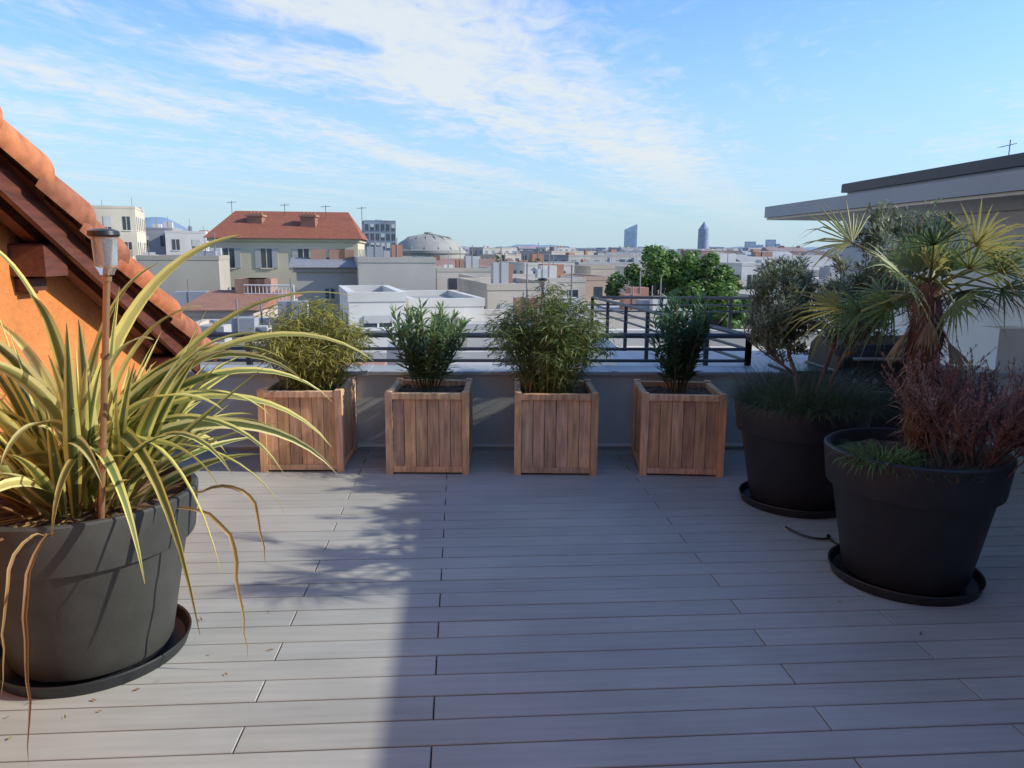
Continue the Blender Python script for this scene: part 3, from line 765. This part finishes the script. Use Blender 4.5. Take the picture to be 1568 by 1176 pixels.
# ------------------------------------------------------------------ roof plant (vents, ducts)
def roof_units():
    mb = MB()
    for (x, y, z, s) in [(-8.6, 20.5, -.98, .7), (-7.6, 21.5, -.98, .55), (-6.6, 20.2, -.98, .5), (-3.6, 17, -1.68, .6), (-1.2, 18, -1.68, .7)]:
        mb.box(x, x+s, y, y+s*.8, z, z+s*.75, (.42, .42, .40), bev=.02)
        mb.tube([(x+s/2, y-.01, z+s*.38), (x+s/2, y-.04, z+s*.38)], s*.28, (.12, .12, .12), 14)
    for (x, y) in [(-8.9, 22.5), (-7.0, 23), (-2.2, 19.5), (0, 20)]:
        mb.tube([(x, y, -1.7), (x, y, -.55)], .09, (.4, .4, .4), 10); mb.tube([(x, y, -.55), (x, y, -.48)], .16, (.35, .35, .35), 10)
    mb.obj('rooftop_ventilation_units', [M_city])
    mb = MB()   # white stair guard rail
    for i in range(14):
        x = -11.2+i*.16; mb.tube([(x, 31.5, -.9), (x, 31.5, .15)], .02, (.75, .75, .75), 4)
    for z in (.15, -.2, -.55): mb.tube([(-11.2, 31.5, z), (-9.1, 31.5, z)], .025, (.75, .75, .75), 4)
    for i in range(8):
        mb.tube([(-11.2, 31.5+i*.3, -.9), (-11.2, 31.5+i*.3, .15)], .02, (.75, .75, .75), 4)
    mb.obj('white_roof_guardrail', [M_city])
roof_units()

# ------------------------------------------------------------------ trees
def tree(name, x, y, zt, rx, h, nl, ls, seed, tint=1.0, mb=None, hz=0):
    r = random.Random(seed); own = mb is None
    if own: mb = MB()
    cz = zt-h/2
    if own:
        mb.tube([(x, y, GZ), (x+.1, y, cz-h*.3), (x, y, cz)], [.35, .25, .12], (.12, .10, .08), 8, 1)
    clumps = []
    for i in range(80 if own else 9):
        a = r.uniform(0, 6.28); u = r.uniform(-1, 1); q = r.uniform(.45, .95); s = math.sqrt(1-u*u)
        cp = V(x+math.cos(a)*s*rx*q, y+math.sin(a)*s*rx*q, cz+u*h/2*q); clumps.append((cp, r.uniform(.13, .24)*rx if own else r.uniform(.2, .34)*rx, r.uniform(.6, 1.35)))
        if own: mb.tube([(x, y, cz-h*.2), ((x+cp.x)/2, (y+cp.y)/2, (cz-h*.1+cp.z)/2), cp], [.12, .07, .02], (.12, .10, .08), 4, 1, False)
    for i in range(nl):
        cp, cr, ct = r.choice(clumps)
        d = V(r.gauss(0, 1), r.gauss(0, 1), r.gauss(0, 1)).normalized()
        p = cp+d*cr*r.uniform(.6, 1.08); k = ct*r.uniform(.8, 1.2)*tint
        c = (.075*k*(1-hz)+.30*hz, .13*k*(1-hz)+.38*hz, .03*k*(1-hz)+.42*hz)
        n = (d+V(r.uniform(-.8, .8), r.uniform(-.8, .8), r.uniform(-.4, .9))).normalized(); s1 = n.cross(V(.3, .1, 1)).normalized(); s2 = n.cross(s1); l = ls*r.uniform(.6, 1.2)
        mb.add([p-s1*l*.5, p+s2*l*.35, p+s1*l*.5, p-s2*l*.35], [(0, 1, 2, 3)], c)
    if own: mb.obj(name, [M_leaf, M_bark])
tree('leafy_tree', 9.2, 48, 2.4, 3.3, 8.6, 20000, .28, 3, 1.7)
tree('leafy_tree', 12.2, 46.4, 1.7, 2.6, 8, 13000, .28, 5, 1.6)
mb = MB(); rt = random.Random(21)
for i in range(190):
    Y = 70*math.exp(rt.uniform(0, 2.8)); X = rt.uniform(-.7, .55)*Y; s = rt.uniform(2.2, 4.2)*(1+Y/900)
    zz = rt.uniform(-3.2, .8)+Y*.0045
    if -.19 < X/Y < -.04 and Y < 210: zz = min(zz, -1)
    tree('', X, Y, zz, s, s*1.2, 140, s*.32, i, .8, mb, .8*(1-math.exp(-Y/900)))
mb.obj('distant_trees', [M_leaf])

# ------------------------------------------------------------------ ground & hills
mb = MB(); n = 48; vs = [(0, 0, GZ)]
for k in range(n): a = 6.2832*k/n; vs.append((12000*math.cos(a), 12000*math.sin(a), GZ))
mb.add(vs, [(0, 1+k, 1+(k+1) % n) for k in range(n)])
mb.obj('ground', [mat('city_ground', (.20, .20, .19), .95, .3, .02)])
mb = MB(); rows = []
N = 300
for i in range(N):
    a = R(-48)+R(96)*i/(N-1); az = math.degrees(a)
    hgt = 50+18*math.sin(az*.35+1)+10*math.sin(az*.9)+5*math.sin(az*2.3)+3*math.sin(az*5.1)
    hgt += 210*math.exp(-((az+24.8)/2.2)**2)+110*math.exp(-((az+29)/5)**2)+60*math.exp(-((az+21)/3)**2)
    rows.append((a, hgt))
vs = []
for a, hg in rows:
    for r_, hh in ((7000, GZ), (7600, hg*.6), (8200, hg), (9500, GZ)):
        vs.append((r_*math.sin(a), r_*math.cos(a), hh))
fs = [(i*4+j, i*4+4+j, i*4+5+j, i*4+1+j) for i in range(N-1) for j in range(3)]
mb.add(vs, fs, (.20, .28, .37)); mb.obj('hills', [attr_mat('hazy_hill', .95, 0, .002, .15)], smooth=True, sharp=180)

# ------------------------------------------------------------------ world
SUN_EL = R(29.0); SUN_AZ = R(93.0)   # azimuth from +Y towards +X
w = bpy.data.worlds.new('World'); scene.world = w; w.use_nodes = True
nt = w.node_tree; bg = nt.nodes['Background']; bg.inputs['Strength'].default_value = 0.14
sky = nt.nodes.new('ShaderNodeTexSky'); sky.sky_type = 'NISHITA'; sky.sun_disc = False
sky.sun_elevation = SUN_EL; sky.sun_rotation = SUN_AZ; sky.altitude = 200; sky.air_density = 1.0; sky.dust_density = 0.8; sky.ozone_density = 2.0
def N(t): return nt.nodes.new(t)
def math_(op, a, b=None, c=None):
    m = N('ShaderNodeMath'); m.operation = op
    for i, x in enumerate((a, b, c)):
        if x is None: continue
        if isinstance(x, (int, float)): m.inputs[i].default_value = x
        else: nt.links.new(x, m.inputs[i])
    return m.outputs[0]
tc = N('ShaderNodeTexCoord'); sp = N('ShaderNodeSeparateXYZ'); nt.links.new(tc.outputs['Generated'], sp.inputs[0])
grade = N('ShaderNodeVectorMath'); grade.operation = 'MULTIPLY'; nt.links.new(sky.outputs[0], grade.inputs[0]); grade.inputs[1].default_value = (1.08, 1.45, 1.98)
hzr = N('ShaderNodeMapRange'); nt.links.new(sp.outputs[2], hzr.inputs['Value']); hzr.interpolation_type = 'SMOOTHSTEP'
hzr.inputs['From Min'].default_value = -.05; hzr.inputs['From Max'].default_value = .34; hzr.inputs['To Min'].default_value = .95; hzr.inputs['To Max'].default_value = 0
hzm = N('ShaderNodeMix'); hzm.data_type = 'RGBA'; nt.links.new(hzr.outputs[0], hzm.inputs[0]); nt.links.new(grade.outputs[0], hzm.inputs[6]); hzm.inputs[7].default_value = (3.6, 4.85, 5.5, 1)
zc = math_('MAXIMUM', sp.outputs[2], 0.025)
px = math_('DIVIDE', sp.outputs[0], zc); py = math_('DIVIDE', sp.outputs[1], zc)
al = math_('ADD', math_('MULTIPLY', px, .364), math_('MULTIPLY', py, .931))
cr = math_('SUBTRACT', math_('MULTIPLY', px, .931), math_('MULTIPLY', py, .364))
cb = N('ShaderNodeCombineXYZ'); nt.links.new(math_('MULTIPLY', cr, 1.0), cb.inputs[0]); nt.links.new(math_('MULTIPLY', al, .36), cb.inputs[1])
n1 = N('ShaderNodeTexNoise'); n1.inputs['Scale'].default_value = 1.1; n1.inputs['Detail'].default_value = 8; n1.inputs['Roughness'].default_value = .64; n1.inputs['Distortion'].default_value = .6
nt.links.new(cb.outputs[0], n1.inputs['Vector'])
cb2 = N('ShaderNodeCombineXYZ'); nt.links.new(math_('MULTIPLY', px, 1.0), cb2.inputs[0]); nt.links.new(math_('MULTIPLY', py, .6), cb2.inputs[1])
n2 = N('ShaderNodeTexNoise'); n2.inputs['Scale'].default_value = 5.5; n2.inputs['Detail'].default_value = 6; n2.inputs['Roughness'].default_value = .6; n2.inputs['Distortion'].default_value = .8
nt.links.new(cb2.outputs[0], n2.inputs['Vector'])
crw = math_('ADD', cr, math_('MULTIPLY', math_('SUBTRACT', n1.outputs['Fac'], .5), 1.6))
t = math_('MULTIPLY', math_('ADD', crw, 8.0), .1)
rp = N('ShaderNodeValToRGB'); nt.links.new(t, rp.inputs[0]); el = rp.color_ramp.elements
stops = [(0, .66), (.30, .76), (.40, 1.0), (.47, .45), (.53, .85), (.61, 1.25), (.67, 1.05), (.71, .6), (.76, .34), (1, .42)]
el[0].position = 0; el[0].color = (.66,)*3+(1,); el[1].position = 1; el[1].color = (.42,)*3+(1,)
for p, v in stops[1:-1]:
    e_ = el.new(p); e_.color = (v, v, v, 1)
dens = math_('ADD', rp.outputs[0], math_('ADD', math_('MULTIPLY', math_('SUBTRACT', n1.outputs['Fac'], .5), 2.6), math_('MULTIPLY', math_('SUBTRACT', n2.outputs['Fac'], .5), 1.4)))
mr = N('ShaderNodeMapRange'); mr.interpolation_type = 'SMOOTHSTEP'; nt.links.new(dens, mr.inputs['Value']); mr.inputs['From Min'].default_value = .38; mr.inputs['From Max'].default_value = 1.45; mr.inputs['To Max'].default_value = .92
fade = N('ShaderNodeMapRange'); nt.links.new(sp.outputs[2], fade.inputs['Value']); fade.inputs['From Min'].default_value = .02; fade.inputs['From Max'].default_value = .12
cl = math_('MULTIPLY', mr.outputs[0], fade.outputs[0])
mix = N('ShaderNodeMix'); mix.data_type = 'RGBA'; nt.links.new(cl, mix.inputs[0]); nt.links.new(hzm.outputs[2], mix.inputs[6]); mix.inputs[7].default_value = (5.7, 6.1, 6.3, 1)
nt.links.new(mix.outputs[2], bg.inputs['Color'])

sd = bpy.data.lights.new('sun', 'SUN'); sd.energy = 5.0; sd.angle = R(.55); sd.color = (1.0, .94, .82)
so = bpy.data.objects.new('sun', sd); scene.collection.objects.link(so)
dirv = V(math.sin(SUN_AZ)*math.cos(SUN_EL), math.cos(SUN_AZ)*math.cos(SUN_EL), math.sin(SUN_EL))
so.rotation_euler = dirv.to_track_quat('Z', 'Y').to_euler()

# ------------------------------------------------------------------ camera
cd = bpy.data.cameras.new('camera'); cd.sensor_width = 36; cd.lens = 1150/1568*36; cd.clip_end = 20000; cd.clip_start = .05
co = bpy.data.objects.new('camera', cd); scene.collection.objects.link(co)
co.matrix_world = Matrix.Translation((0, 0, 1.6)) @ Matrix.Rotation(R(80), 4, 'X') @ Matrix.Rotation(R(.4), 4, 'Z')
scene.camera = co
